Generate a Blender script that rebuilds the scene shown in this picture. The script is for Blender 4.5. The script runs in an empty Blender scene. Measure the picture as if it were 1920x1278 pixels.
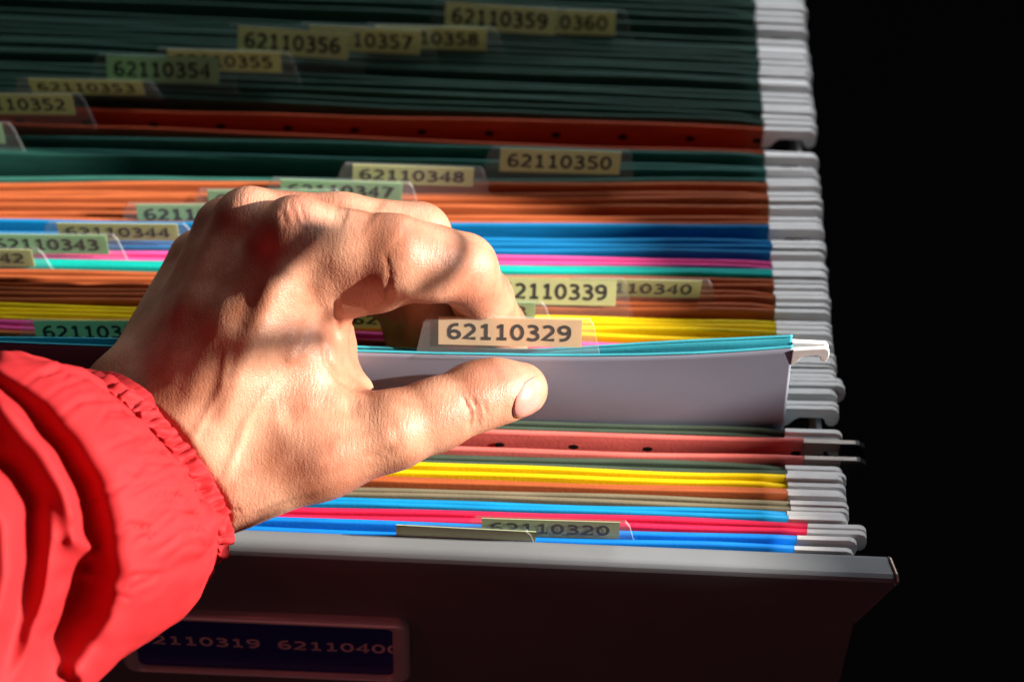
import bpy, bmesh, math, random
import numpy as np
from mathutils import Vector, Matrix
random.seed(7)
rng = np.random.default_rng(7)
S = bpy.context.scene
COL = S.collection
MM = 0.001

# ------------------------------------------------------------------ camera
F = 4600.0            # focal length in photo pixels (1920 wide)
D = 793.0             # mm from lens to the file tops
EL = math.radians(52)
TH = 0.032            # roll
BACK = Vector((0, -math.cos(EL), math.sin(EL)))
U0 = Vector((0, math.sin(EL), math.cos(EL)))
R0 = Vector((1, 0, 0))
RIGHT = R0*math.cos(TH) + U0*math.sin(TH)
UP = U0*math.cos(TH) - R0*math.sin(TH)
CAMPOS = BACK*D
cam = bpy.data.cameras.new('camera')
co = bpy.data.objects.new('camera', cam); COL.objects.link(co)
M = Matrix((RIGHT, UP, BACK)).transposed().to_4x4()
M.translation = CAMPOS*MM
co.matrix_world = M
cam.sensor_width = 36
cam.lens = F/1920*36
cam.clip_start = 0.02; cam.clip_end = 60
cam.dof.use_dof = True
cam.dof.focus_distance = (D-56)*MM
cam.dof.aperture_fstop = 7.5
cam.dof.aperture_blades = 9
S.camera = co

# ------------------------------------------------------------------ light
w = bpy.data.worlds.new('World'); S.world = w; w.use_nodes = True
bg = w.node_tree.nodes['Background']
bg.inputs[0].default_value = (0.55, 0.62, 0.75, 1); bg.inputs[1].default_value = 0.011
S.view_settings.view_transform = 'Standard'
S.view_settings.look = 'None'
S.view_settings.exposure = 0
S.view_settings.gamma = 1
SUND = Vector((0.86, -0.07, 0.41)).normalized()     # towards the low sun coming through the window
def aim(o, d): o.rotation_euler = d.to_track_quat('Z', 'Y').to_euler()
sl = bpy.data.lights.new('low_sunlight', 'SPOT')
sl.energy = 3100; sl.color = (1.0, 0.905, 0.79); sl.shadow_soft_size = 0.022
sl.spot_size = math.radians(7.5); sl.spot_blend = 0.25
so = bpy.data.objects.new('low_sunlight', sl); COL.objects.link(so)
so.location = SUND*4.0; aim(so, SUND)
al = bpy.data.lights.new('window_skylight', 'AREA')
al.energy = 6.0; al.color = (0.93, 0.95, 1.0); al.shape = 'RECTANGLE'; al.size = 0.7; al.size_y = 0.6
ao = bpy.data.objects.new('window_skylight', al); COL.objects.link(ao)
ao.location = (0.98, 0.40, 0.84); aim(ao, Vector((0.98, 0.36, 0.84)))
bl = bpy.data.lights.new('back_rows_fill', 'AREA')      # added fill lamp behind the drawer, brightens the back rows
bl.energy = 6.0; bl.color = (0.92, 0.96, 1.0); bl.size = 0.45
bo_ = bpy.data.objects.new('back_rows_fill', bl); COL.objects.link(bo_)
bo_.location = (0.30, 0.88, 0.72); aim(bo_, Vector((0.30, 0.80, 0.72)))
jl = bpy.data.lights.new('jacket_bounce', 'AREA')      # light thrown back by the red jacket on the viewer's side
jl.energy = 0.22; jl.color = (1.0, 0.27, 0.25); jl.size = 0.5
jo = bpy.data.objects.new('jacket_bounce', jl); COL.objects.link(jo)
jo.location = (-0.05, -0.75, 0.10); aim(jo, Vector((-0.05, -0.75, 0.15)))
S.cycles.max_bounces = 8
S.cycles.transparent_max_bounces = 16

# ------------------------------------------------------------------ pixel <-> world (design helpers)
def ray(px, py):
    return (RIGHT*((px-960)/F) + UP*(-(py-639)/F) - BACK)
def on_z(px, py, z=0.0):
    d = ray(px, py); t = (z-CAMPOS.z)/d.z
    return CAMPOS + d*t
def on_plane(px, py, p0, n):
    d = ray(px, py); t = (p0-CAMPOS).dot(n)/d.dot(n)
    return CAMPOS + d*t
def cam3(px, py, wv):
    k = (D-wv)/F
    return np.array([(px-960)*k, -(py-639)*k, wv], dtype=np.float64)
BASIS = np.array([RIGHT[:], UP[:], BACK[:]])
def cam2world(P): return np.asarray(P) @ BASIS
def project(P):           # cam coords -> photo pixels
    k = F/(D-P[..., 2])
    return 960+P[..., 0]*k, 639-P[..., 1]*k

# ------------------------------------------------------------------ object helpers
def link(name, verts, faces, mat, parent=None, smooth=False, mats=None):
    me = bpy.data.meshes.new(name)
    me.from_pydata([tuple(float(c)*MM for c in v) for v in verts], [], [tuple(f) for f in faces])
    me.update()
    if mats:
        for m in mats: me.materials.append(m)
    elif mat: me.materials.append(mat)
    if smooth: me.polygons.foreach_set('use_smooth', [True]*len(me.polygons))
    o = bpy.data.objects.new(name, me); COL.objects.link(o)
    if parent:
        o.parent = parent
        o.matrix_parent_inverse = Matrix.Translation(-parent.location)
    return o
def thing(name, label, cat, loc=(0, 0, 0), group=None):
    o = bpy.data.objects.new(name, None); COL.objects.link(o)
    o.location = Vector(loc)*MM; o.empty_display_size = 0.01
    o['label'] = label; o['category'] = cat
    if group: o['group'] = group
    return o
def fixn(o):
    bm = bmesh.new(); bm.from_mesh(o.data); bmesh.ops.recalc_face_normals(bm, faces=bm.faces)
    bm.to_mesh(o.data); bm.free()
def bevel(o, wd, seg=2):
    m = o.modifiers.new('b', 'BEVEL'); m.width = wd*MM; m.segments = seg; m.limit_method = 'ANGLE'
    m.angle_limit = math.radians(35); m.harden_normals = False
    return o
def mat(name, base, rough=0.6, spec=0.4, metal=0.0, noise=None, bump=None, transl=None, sheen=0):
    m = bpy.data.materials.new(name); m.use_nodes = True
    nt = m.node_tree; b = nt.nodes['Principled BSDF']
    b.inputs['Base Color'].default_value = (*base, 1)
    b.inputs['Roughness'].default_value = rough
    b.inputs['Specular IOR Level'].default_value = spec
    b.inputs['Metallic'].default_value = metal
    if sheen: b.inputs['Sheen Weight'].default_value = sheen
    tc = nt.nodes.new('ShaderNodeTexCoord')
    if noise:
        sc, amt, stretch = noise
        mp = nt.nodes.new('ShaderNodeMapping'); mp.inputs['Scale'].default_value = stretch
        nt.links.new(tc.outputs['Object'], mp.inputs[0])
        n = nt.nodes.new('ShaderNodeTexNoise'); n.inputs['Scale'].default_value = sc; n.inputs['Detail'].default_value = 6
        nt.links.new(mp.outputs[0], n.inputs[0])
        hs = nt.nodes.new('ShaderNodeMixRGB'); hs.blend_type = 'MIX'
        hs.inputs[1].default_value = (*[c*(1-amt) for c in base], 1)
        hs.inputs[2].default_value = (*[min(1, c*(1+amt)) for c in base], 1)
        rp = nt.nodes.new('ShaderNodeMapRange'); rp.inputs[1].default_value = .3; rp.inputs[2].default_value = .7
        nt.links.new(n.outputs[0], rp.inputs[0]); nt.links.new(rp.outputs[0], hs.inputs[0])
        nt.links.new(hs.outputs[0], b.inputs['Base Color'])
    if bump:
        sc, st, dist = bump
        n2 = nt.nodes.new('ShaderNodeTexNoise'); n2.inputs['Scale'].default_value = sc; n2.inputs['Detail'].default_value = 5
        nt.links.new(tc.outputs['Object'], n2.inputs[0])
        bp = nt.nodes.new('ShaderNodeBump'); bp.inputs['Strength'].default_value = st; bp.inputs['Distance'].default_value = dist*MM
        nt.links.new(n2.outputs[0], bp.inputs['Height']); nt.links.new(bp.outputs[0], b.inputs['Normal'])
    return m

PAPER = {}
def paper(name, c):
    PAPER[name] = mat('card_'+name.replace(' ', '_'), c, 0.62, 0.3, noise=(60, .16, (1, 9, 9)), bump=(900, .25, .2))
paper('dark green', (0.032, 0.085, 0.064)); paper('bottle green', (0.025, 0.13, 0.105))
paper('orange', (0.44, 0.105, 0.032)); paper('brick orange', (0.44, 0.06, 0.018))
paper('blue', (0.0, 0.19, 0.46)); paper('pink', (0.86, 0.09, 0.36)); paper('teal', (0.0, 0.45, 0.40))
paper('yellow', (0.86, 0.62, 0.0)); paper('coral red', (0.74, 0.165, 0.145)); paper('olive', (0.20, 0.17, 0.11))
paper('sky blue', (0.0, 0.27, 0.60)); paper('crimson', (0.68, 0.012, 0.07)); paper('bright blue', (0.0, 0.20, 0.72))
PAPER['grey'] = mat('card_grey', (0.24, 0.255, 0.34), 0.62, 0.3, noise=(25, .05, (1, 1, 1)), bump=(2400, .10, .06)); paper('cyan', (0.045, 0.38, 0.48)); paper('moss green', (0.055, 0.085, 0.06))
SLOT_SHADE = mat('slot_shadow', (0.01, 0.008, 0.008), 0.9, 0.1)
BAR = mat('hanger_plastic', (0.90, 0.885, 0.87), 0.38, 0.5, noise=(140, .07, (1, 4, 4)), bump=(600, .15, .2))
BARD = mat('hanger_steel', (0.38, 0.33, 0.29), 0.45, 0.5, metal=.35, noise=(140, .1, (1, 4, 4)))
BLACKP = mat('black_plastic', (0.015, 0.015, 0.016), 0.42, 0.5)
RAILM = mat('rail_steel', (0.55, 0.57, 0.60), 0.35, 0.5, metal=.3)
PAINT = mat('grey_drawer_paint', (0.175, 0.19, 0.205), 0.5, 0.4, noise=(30, .07, (1, 1, 1)), bump=(1500, .12, .15))
CHROME = mat('chrome', (0.85, 0.85, 0.87), 0.3, 0.7, metal=.25)
BRASS = mat('bare_worn_metal', (0.55, 0.46, 0.36), 0.4, 0.5, metal=.7)
NAVY = mat('navy_card', (0.03, 0.05, 0.30), 0.45, 0.4)
CARDTXT = mat('card_lettering', (0.85, 0.70, 0.76), 0.6, 0.3)
INK = mat('label_ink', (0.016, 0.014, 0.012), 0.6, 0.2)
LAB = {'y': mat('label_paper_yellow', (0.65, 0.69, 0.35), 0.7, 0.25, noise=(120, .06, (1, 1, 1))),
       'g': mat('label_paper_green', (0.46, 0.68, 0.40), 0.7, 0.25, noise=(120, .06, (1, 1, 1))),
       'd': mat('label_paper_olive', (0.42, 0.50, 0.26), 0.7, 0.25, noise=(120, .06, (1, 1, 1))),
       'o': mat('label_paper_cream', (0.92, 0.76, 0.50), 0.7, 0.25, noise=(120, .06, (1, 1, 1)))}
def translucent(m, k, c):
    nt = m.node_tree; b = nt.nodes['Principled BSDF']; out = [n for n in nt.nodes if n.type == 'OUTPUT_MATERIAL'][0]
    tr = nt.nodes.new('ShaderNodeBsdfTranslucent'); tr.inputs[0].default_value = (*c, 1)
    mx = nt.nodes.new('ShaderNodeMixShader'); mx.inputs[0].default_value = k
    nt.links.new(b.outputs[0], mx.inputs[1]); nt.links.new(tr.outputs[0], mx.inputs[2]); nt.links.new(mx.outputs[0], out.inputs[0])
for k_, c_ in (('y', (.78, .74, .42)), ('g', (.50, .85, .58))): translucent(LAB[k_], .4, c_)
translucent(LAB['o'], .38, (.98, .74, .46))
def scuffs(m):
    nt = m.node_tree; b = nt.nodes['Principled BSDF']; L = nt.links
    tc = [n for n in nt.nodes if n.type == 'TEX_COORD'][0]
    mp = nt.nodes.new('ShaderNodeMapping'); mp.inputs['Scale'].default_value = (1, 14, 9); mp.inputs['Rotation'].default_value = (0, .3, .2)
    n = nt.nodes.new('ShaderNodeTexNoise'); n.inputs['Scale'].default_value = 40; n.inputs['Detail'].default_value = 8; n.inputs['Roughness'].default_value = .7
    L.new(tc.outputs['Object'], mp.inputs[0]); L.new(mp.outputs[0], n.inputs[0])
    mr = nt.nodes.new('ShaderNodeMapRange'); mr.inputs[1].default_value = .35; mr.inputs[2].default_value = .7; mr.inputs[3].default_value = .34; mr.inputs[4].default_value = .66
    L.new(n.outputs[0], mr.inputs[0]); L.new(mr.outputs[0], b.inputs['Roughness'])
scuffs(PAINT)
def plastic(lo=.02, hi=.42):
    m = bpy.data.materials.new('clear_plastic'); m.use_nodes = True
    nt = m.node_tree; nt.nodes.clear()
    out = nt.nodes.new('ShaderNodeOutputMaterial'); mx = nt.nodes.new('ShaderNodeMixShader')
    tr = nt.nodes.new('ShaderNodeBsdfTransparent'); tr.inputs[0].default_value = (.95, .96, .96, 1)
    gl = nt.nodes.new('ShaderNodeBsdfPrincipled'); gl.inputs['Base Color'].default_value = (.75, .75, .78, 1)
    gl.inputs['Roughness'].default_value = .18
    lw = nt.nodes.new('ShaderNodeLayerWeight'); lw.inputs[0].default_value = .22
    mr = nt.nodes.new('ShaderNodeMapRange'); mr.inputs[3].default_value = lo; mr.inputs[4].default_value = hi
    nt.links.new(lw.outputs['Facing'], mr.inputs[0]); nt.links.new(mr.outputs[0], mx.inputs[0])
    nt.links.new(tr.outputs[0], mx.inputs[1]); nt.links.new(gl.outputs[0], mx.inputs[2]); nt.links.new(mx.outputs[0], out.inputs[0])
    return m
PLASTIC = plastic(); PLASTIC2 = plastic(.045, .6)

# ------------------------------------------------------------------ the floor, dark, far below
fl = link('floor', [(-4000, -3000, -720), (4000, -3000, -720), (4000, 4000, -720), (-4000, 4000, -720)], [(0, 1, 2, 3)],
          mat('dark_floor', (0.003, 0.0022, 0.0022), 0.95, 0.03, noise=(3, .4, (1, 1, 1))))
fl['kind'] = 'structure'

# ------------------------------------------------------------------ added boards, unseen off to the right, that shape the sun's shade
SHADE_MAT = mat('shade_board_paint', (0.05, 0.045, 0.04), 0.6, 0.3)
def shade_boards():
    # boards standing square to the low sun, WD mm away; a,b are coordinates across the beam
    WD = 430.0
    ea = Vector((-SUND.y, SUND.x, 0)).normalized()      # horizontal, away from the viewer
    eb = SUND.cross(ea).normalized()                    # upwards
    if eb.z < 0: eb = -eb
    def ab(p, off=0):        # where the ray from the sun's place to p crosses the boards
        k = (4000-WD-off)/(4000-p.dot(SUND)); return p.dot(ea)*k, p.dot(eb)*k
    V, Fc = [], []
    def board(a0, b0, a1, b1, off=0, th=12):
        n = len(V)
        for s in (off, off+th):
            for (a, b) in ((a0, b0), (a1, b0), (a1, b1), (a0, b1)):
                V.append(SUND*(WD+s) + ea*a + eb*b)
        Fc.extend([(n, n+1, n+2, n+3), (n+7, n+6, n+5, n+4)] + [(n+i, n+4+i, n+4+(i+1) % 4, n+(i+1) % 4) for i in range(4)])
    def slat(pa, pb, wd, th=8, off=0):
        a0, b0 = pa; a1, b1 = pb
        dx, dy = a1-a0, b1-b0; L = math.hypot(dx, dy); nx, ny = -dy/L*wd/2, dx/L*wd/2
        n = len(V)
        for s in (off, off+th):
            for (a, b) in ((a0+nx, b0+ny), (a1+nx, b1+ny), (a1-nx, b1-ny), (a0-nx, b0-ny)):
                V.append(SUND*(WD+s) + ea*a + eb*b)
        Fc.extend([(n, n+1, n+2, n+3), (n+7, n+6, n+5, n+4)] + [(n+i, n+4+i, n+4+(i+1) % 4, n+(i+1) % 4) for i in range(4)])
    # added board: shades the file tops towards the right
    p0, p1 = ab(on_z(1060, 330, 0), 800), ab(on_z(1420, 960, 0), 800)
    e = Vector((p1[0]-p0[0], p1[1]-p0[1])).normalized(); nn = Vector((-e.y, e.x))
    if nn.y > 0: nn = -nn
    q0, q1 = Vector(p0)-e*500+nn*170, Vector(p1)+e*500+nn*170
    slat(tuple(q0), tuple(q1), 340, 12, 800)
    b_low = ab(on_z(985, 560, 0))[1]
    a_far, b_ = ab(on_z(400, 322, 0))
    board(a_far, b_low-90, 225, 110)  # added board, keeps the sun off the back rows
    # added board: keeps the sun off the drawer's front
    L_, R_ = on_z(430, 1030, 0), on_z(1681, 1085, 0)
    l2, r2 = Vector(ab(Vector((L_.x-45, L_.y, -4)))), Vector(ab(Vector((R_.x, R_.y, -30))))
    e = (r2-l2).normalized(); nn = Vector((-e.y, e.x))
    if nn.x > 0: nn = -nn
    slat(tuple(l2+nn*(150-2.6)), tuple(r2+e*200+nn*(150-2.6)), 300, 12)
    def W3(px, py, wv, off=0): return ab(Vector(cam2world(cam3(px, py, wv))), off)
    def ext(pa, pb, f, g):
        pa, pb = Vector(pa), Vector(pb); return tuple(pa-(pb-pa)*f), tuple(pb+(pb-pa)*g)
    slat(*ext(W3(350, 668, 77, 350), W3(580, 634, 71, 350), .6, .5), 6.5, 8, 350)  # added slats, aimed to lay stripes of shade on the hand
    slat(W3(400, 452, 66), W3(408, 545, 76), 7)
    slat(*ext(W3(868, 452, 68, 200), W3(800, 535, 74, 200), .35, .3), 5, 8, 200)
    return link('shade_boards', V, Fc, SHADE_MAT)
wf = shade_boards(); wf['kind'] = 'structure'

# ------------------------------------------------------------------ filing drawer
rim_l, rim_r = on_z(300, 980, 1), on_z(1662, 1037, 1)
rdir = (rim_r-rim_l).normalized(); rper = Vector((rdir.y, -rdir.x, 0))     # towards the viewer
if rper.y > 0: rper = -rper
fr_r = on_z(1681, 1083, 1)
dep = (fr_r-rim_r).dot(rper)
drawer = thing('filing_drawer', 'grey steel filing drawer pulled open, packed with hanging files', 'drawer', (rim_r.x-170, rim_r.y, -260))
def rim_pt(x, d, z): # x along from right corner (negative = left), d towards viewer
    p = rim_r + rdir*x + rper*d; return (p.x, p.y, z)
XR = (fr_r-rim_r).dot(rdir)
def front_panel():
    V, Fc = [], []
    prof = [(0, -60), (0, -1.2), (0.4, -0.3), (1.2, 0), (dep-2.0, 0), (dep-0.7, -.5), (dep, -1.8), (dep, -300)]
    xs_top = [-430, -300, -200, -100, -40, -12, 0]
    for i, x in enumerate(xs_top):
        for j, (d, z) in enumerate(prof):
            xx = x
            if x == 0: xx = XR*min(1, max(0, d/dep))
            if j == len(prof)-1 and x >= -12: xx = -8 + (x if x < 0 else 0)*.8
            V.append(rim_pt(xx, d, z))
    n = len(prof)
    for i in range(len(xs_top)-1):
        for j in range(n-1): Fc.append((i*n+j, i*n+j+1, (i+1)*n+j+1, (i+1)*n+j))
    # split lower right part: slanting flange handled by the long last quad
    o = link('front_panel', V, Fc, PAINT, drawer)
    return o
def front_panel2():
    V, Fc = [], []
    prof = [(0.0, -9), (0, -1.2), (0.4, -0.3), (1.2, 0), (dep-2.0, 0), (dep-0.7, -.5), (dep, -1.8), (dep, -25), (dep, -300)]
    xs = [-430, -300, -200, -100, -40, -14, None]
    n = len(prof)
    for x in xs:
        for j, (d, z) in enumerate(prof):
            if x is None:
                xx = XR*min(1, max(0, d/dep))
                if j == n-2: xx = XR-9.5
                if j == n-1: xx = XR-9.5
            else: xx = x
            V.append(rim_pt(xx, d, z))
    for i in range(len(xs)-1):
        for j in range(n-1): Fc.append((i*n+j, i*n+j+1, (i+1)*n+j+1, (i+1)*n+j))
    o = link('front_panel', V, Fc, PAINT, drawer)
    fixn(o)
    sm = o.modifiers.new('s', 'SOLIDIFY'); sm.thickness = 1.1*MM; sm.offset = -1
    return o
fp = front_panel2()
# folded sheet end at the corner: bright worn edge loop
def tube(path, r, seg=8):
    P = [Vector(p) for p in path]; V, Fc = [], []
    for i, p in enumerate(P):
        t = (P[min(i+1, len(P)-1)]-P[max(i-1, 0)]).normalized()
        a = t.orthogonal().normalized(); b = t.cross(a)
        if i and False: pass
        for k in range(seg):
            an = 2*math.pi*k/seg; V.append(p + a*(r*math.cos(an)) + b*(r*math.sin(an)))
    for i in range(len(P)-1):
        for k in range(seg): Fc.append((i*seg+k, i*seg+(k+1) % seg, (i+1)*seg+(k+1) % seg, (i+1)*seg+k))
    Fc.append(tuple(range(seg-1, -1, -1))); Fc.append(tuple((len(P)-1)*seg+k for k in range(seg)))
    return V, Fc
def strip(path, nrm, wd, th):       # flat ribbon along a path
    V, Fc = [], []
    for i, p in enumerate(path):
        p = Vector(p)
        t = (Vector(path[min(i+1, len(path)-1)])-Vector(path[max(i-1, 0)])).normalized()
        s = t.cross(nrm).normalized()*wd/2
        for q in (p-s, p+s, p+s+nrm*th, p-s+nrm*th): V.append(q)
    for i in range(len(path)-1):
        for k in range(4): Fc.append((i*4+k, i*4+(k+1) % 4, i*4+4+(k+1) % 4, i*4+4+k))
    Fc += [(3, 2, 1, 0), tuple((len(path)-1)*4+k for k in range(4))]
    return V, Fc
cn = [rim_pt(XR*(d/dep)+.35, d, z) for d, z in [(0.4, -7), (.5, -.8), (1.5, .25), (dep*.5, .25), (dep-1.6, .2), (dep-.3, -.8), (dep-.1, -2.4)]]
v, f = strip(cn, rdir*1.0, 1.3, .8); o = link('folded_corner', v, f, BRASS, drawer); fixn(o); bevel(o, .25)
e1 = rim_pt(XR+.1, dep+.1, -2.6); e2 = rim_pt(XR-9.3, dep+.1, -25)
v, f = tube([e1, e2], .35, 6); link('flange_edge', v, f, PAINT, drawer)

# label holder with its card
def on_front(px, py, off=0.0):
    n = rper; return on_plane(px, py, Vector(rim_pt(0, dep+off, 0)), n)
hold_pts = dict(tl=on_front(262, 1136), tr=on_front(742, 1160), br=on_front(752, 1264), bl=on_front(232, 1238))
def front_uv(p): d = p-rim_r; return d.dot(rdir), p.z
HX0 = front_uv(on_front(225, 1190))[0]; HX1 = front_uv(on_front(770, 1215))[0]
HZ1 = front_uv(on_front(560, 1149))[1]; HZ0 = front_uv(on_front(520, 1256))[1]
def holder():
    V, Fc = [], []
    def loop(x0, x1, z0, z1, r, d):
        pts = []
        for cx, cz, a0 in ((x1-r, z1-r, 0), (x0+r, z1-r, 90), (x0+r, z0+r, 180), (x1-r, z0+r, 270)):
            for k in range(7):
                a = math.radians(a0+15*k); pts.append(rim_pt(cx+r*math.cos(a), dep+d, cz+r*math.sin(a)))
        return pts
    th = 1.6
    loops = [loop(HX0, HX1, HZ0, HZ1, 4.5, 0.05), loop(HX0, HX1, HZ0, HZ1, 4.5, 1.6), loop(HX0+.25, HX1-.25, HZ0+.25, HZ1-.25, 4.3, 2.4), loop(HX0+.9, HX1-.9, HZ0+.9, HZ1-.9, 3.9, 3.1),
             loop(HX0+2.0, HX1-2.2, HZ0+1.4, HZ1-1.5, 3.4, 3.4), loop(HX0+4.4, HX1-5.0, HZ0+1.9, HZ1-2.2, 2.8, 3.2), loop(HX0+5.0, HX1-5.6, HZ0+2.2, HZ1-2.5, 2.5, 1.2)]
    n = len(loops[0])
    for l in loops: V += l
    for i in range(len(loops)-1):
        for k in range(n): Fc.append((i*n+k, i*n+(k+1) % n, (i+1)*n+(k+1) % n, (i+1)*n+k))
    h = link('label_holder', V, Fc, CHROME, drawer, smooth=True); fixn(h)
    c = link('label_card', [rim_pt(HX0+2, dep+.9, HZ0+1), rim_pt(HX1-2.5, dep+.9, HZ0+1), rim_pt(HX1-2.5, dep+.9, HZ1-1), rim_pt(HX0+2, dep+.9, HZ1-1)], [(0, 1, 2, 3)], NAVY, h)
    return h
HOLDER = holder()

# ------------------------------------------------------------------ digits drawn as strokes (unit height)
def arc(cx, cy, rx, ry, a0, a1, n=14):
    return [(cx+rx*math.cos(math.radians(a0+(a1-a0)*i/n)), cy+ry*math.sin(math.radians(a0+(a1-a0)*i/n))) for i in range(n+1)]
SW = .188; h = SW/2
GL = {'0': [arc(.34, .5, .26, .5-h, 0, 360, 24)],
      '1': [[(.36, 0), (.36, 1-h*.2)], [(.12, h), (.60, h)], [(.13, .80), (.24, .82), (.36, .93)]],
      '2': [[(.08, .84)] + arc(.31, .66, .24, .34-h, 115, -30, 12) + [(.09, h), (.62, h)]],
      '3': [[(.10, .87)] + arc(.30, .73, .24, .27-h, 110, -80, 12), [(.22, .53), (.34, .53)] + arc(.32, .28, .27, .28-h+.03, 80, -110, 14) + [(.06, .12)]],
      '4': [[(.47, 0), (.47, .96), (.06, .30), (.66, .30)]],
      '5': [[(.58, 1-h), (.15, 1-h), (.14, .58), (.30, .60)] + arc(.31, .32, .27, .32-h, 80, -115, 14) + [(.07, .13)]],
      '6': [[(.55, .92)] + arc(.42, .50, .33, .50-h, 90, 180, 10) + arc(.35, .31, .25, .31-h, 175, -185, 22)],
      '7': [[(.06, 1-h), (.60, 1-h), (.26, 0)]],
      '8': [arc(.34, .74, .22, .26-h, 0, 360, 20), arc(.34, .28, .26, .28-h, 0, 360, 20)],
      '9': [[(.13, .08)] + arc(.26, .50, .33, .50-h, -90, 0, 10) + arc(.33, .69, .25, .31-h, -5, 355, 22)]}
def text_geo(txt, height, width, sw=SW):
    """flat ribbons, returns verts (x,y) and quads, x from 0 to width"""
    adv = .78
    n = len(txt); tot = (n-1)*adv+.68
    sx = width/tot
    V, Fc = [], []
    for i, ch in enumerate(txt):
        if ch == ' ': continue
        for line in GL[ch]:
            P = [np.array([(x+i*adv)*sx, y*height]) for x, y in line]
            hw = sw*height/2
            closed = np.linalg.norm(P[0]-P[-1]) < 1e-6
            base = len(V)
            for k, p in enumerate(P):
                if closed: t = P[(k+1) % (len(P)-1)]-P[(k-1) % (len(P)-1)]
                else: t = P[min(k+1, len(P)-1)]-P[max(k-1, 0)]
                t = t/np.linalg.norm(t); nn = np.array([-t[1], t[0]])
                m = 1.0
                if 0 < k < len(P)-1 or closed:
                    t1 = P[k]-P[k-1] if k else P[0]-P[-2]
                    t1 = t1/np.linalg.norm(t1); m = 1/max(.55, abs(np.dot(t, t1)))
                V.append(p+nn*hw*m); V.append(p-nn*hw*m)
            for k in range(len(P)-1): Fc.append((base+2*k, base+2*k+1, base+2*k+3, base+2*k+2))
    return V, Fc

tv, tf = text_geo('62110319 62110400', 5.4, (HX1-HX0)-8.5)
zt = (HZ0+HZ1)/2 + .2
# the lettering starts just at the holder's left rim
link('lettering', [rim_pt(HX0+5.5+x, dep+1.15, zt+y-2.6) for x, y in tv], tf, CARDTXT, HOLDER)

# rails that carry the files
def rail(px0, py0, px1, py1):
    a = on_z(px0, py0, -6.5); b = on_z(px1, py1, -6.5)
    V = []
    for p in (a, b):
        for dx, dz in ((-.9, 0), (.9, 0), (.9, -14), (-.9, -14)): V.append((p.x+dx, p.y, -6.5+dz))
    o = link('rail', V, [(0, 1, 5, 4), (1, 2, 6, 5), (2, 3, 7, 6), (3, 0, 4, 7), (0, 3, 2, 1), (4, 5, 6, 7)], RAILM, drawer); fixn(o); bevel(o, .3)
    return a, b
ra, rb = rail(1556, 1090, 1470, -120)

# ------------------------------------------------------------------ hanging files
BARPROF = [(.1, 0), (16.2, 0), (17.6, -.7), (18.5, -2.2), (18.9, -4.5), (18.7, -7.2), (17.6, -8.9), (15.9, -8.9), (14.9, -7.6), (14.3, -5.6), (13.2, -4.6), (6.2, -4.6), (4.6, -6.0), (3.0, -8.6), (1.5, -9.6), (.1, -9.9)]
def bar_geo(A, Bp, thick, zt, scale=1.0, tiltz=0.0, core=True, path=None):
    """hanger bar along A->Bp (tops of the flap); hooks stick out at both ends"""
    d = (Bp-A).normalized(); n = Vector((-d.y, d.x, 0))
    V, Fc = [], []
    for end, sgn in ((Bp, 1), (A, -1)) if core else ((Bp, 1),):
        base = len(V); m = len(BARPROF)
        for s in (-thick/2, thick/2):
            for x, z in BARPROF: V.append(end + d*(sgn*x*scale) + n*s + Vector((0, 0, zt+z*(.35+.65*scale)+tiltz*max(x, 0)/18)))
        Fc.append(tuple(base+i for i in range(m))); Fc.append(tuple(base+m+i for i in reversed(range(m))))
        for i in range(m): Fc.append((base+i, base+m+i, base+m+(i+1) % m, base+(i+1) % m))
    # thin core between the two hooks, inside the hem, following its waves
    if not core: return V, Fc
    base = len(V)
    pts_ = [A-d*.5] + [p for p in path[1:-1]] + [Bp+d*.5] if path else [A-d*.5, Bp+d*.5]
    for p in pts_:
        for s, z in ((-.12, -1.4), (.12, -1.4), (.12, -5), (-.12, -5)): V.append(p + n*s + Vector((0, 0, zt+z)))
    for i in range(len(pts_)-1):
        for k in range(4): Fc.append((base+4*i+k, base+4*i+(k+1) % 4, base+4*i+4+(k+1) % 4, base+4*i+4+k))
    return V, Fc
def flap_line(yL, yR, xr):
    A = on_z(0, yL, 0); Bp = on_z(xr, yR, 0)
    d = (Bp-A).normalized()
    return Bp-d*318, Bp
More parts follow.
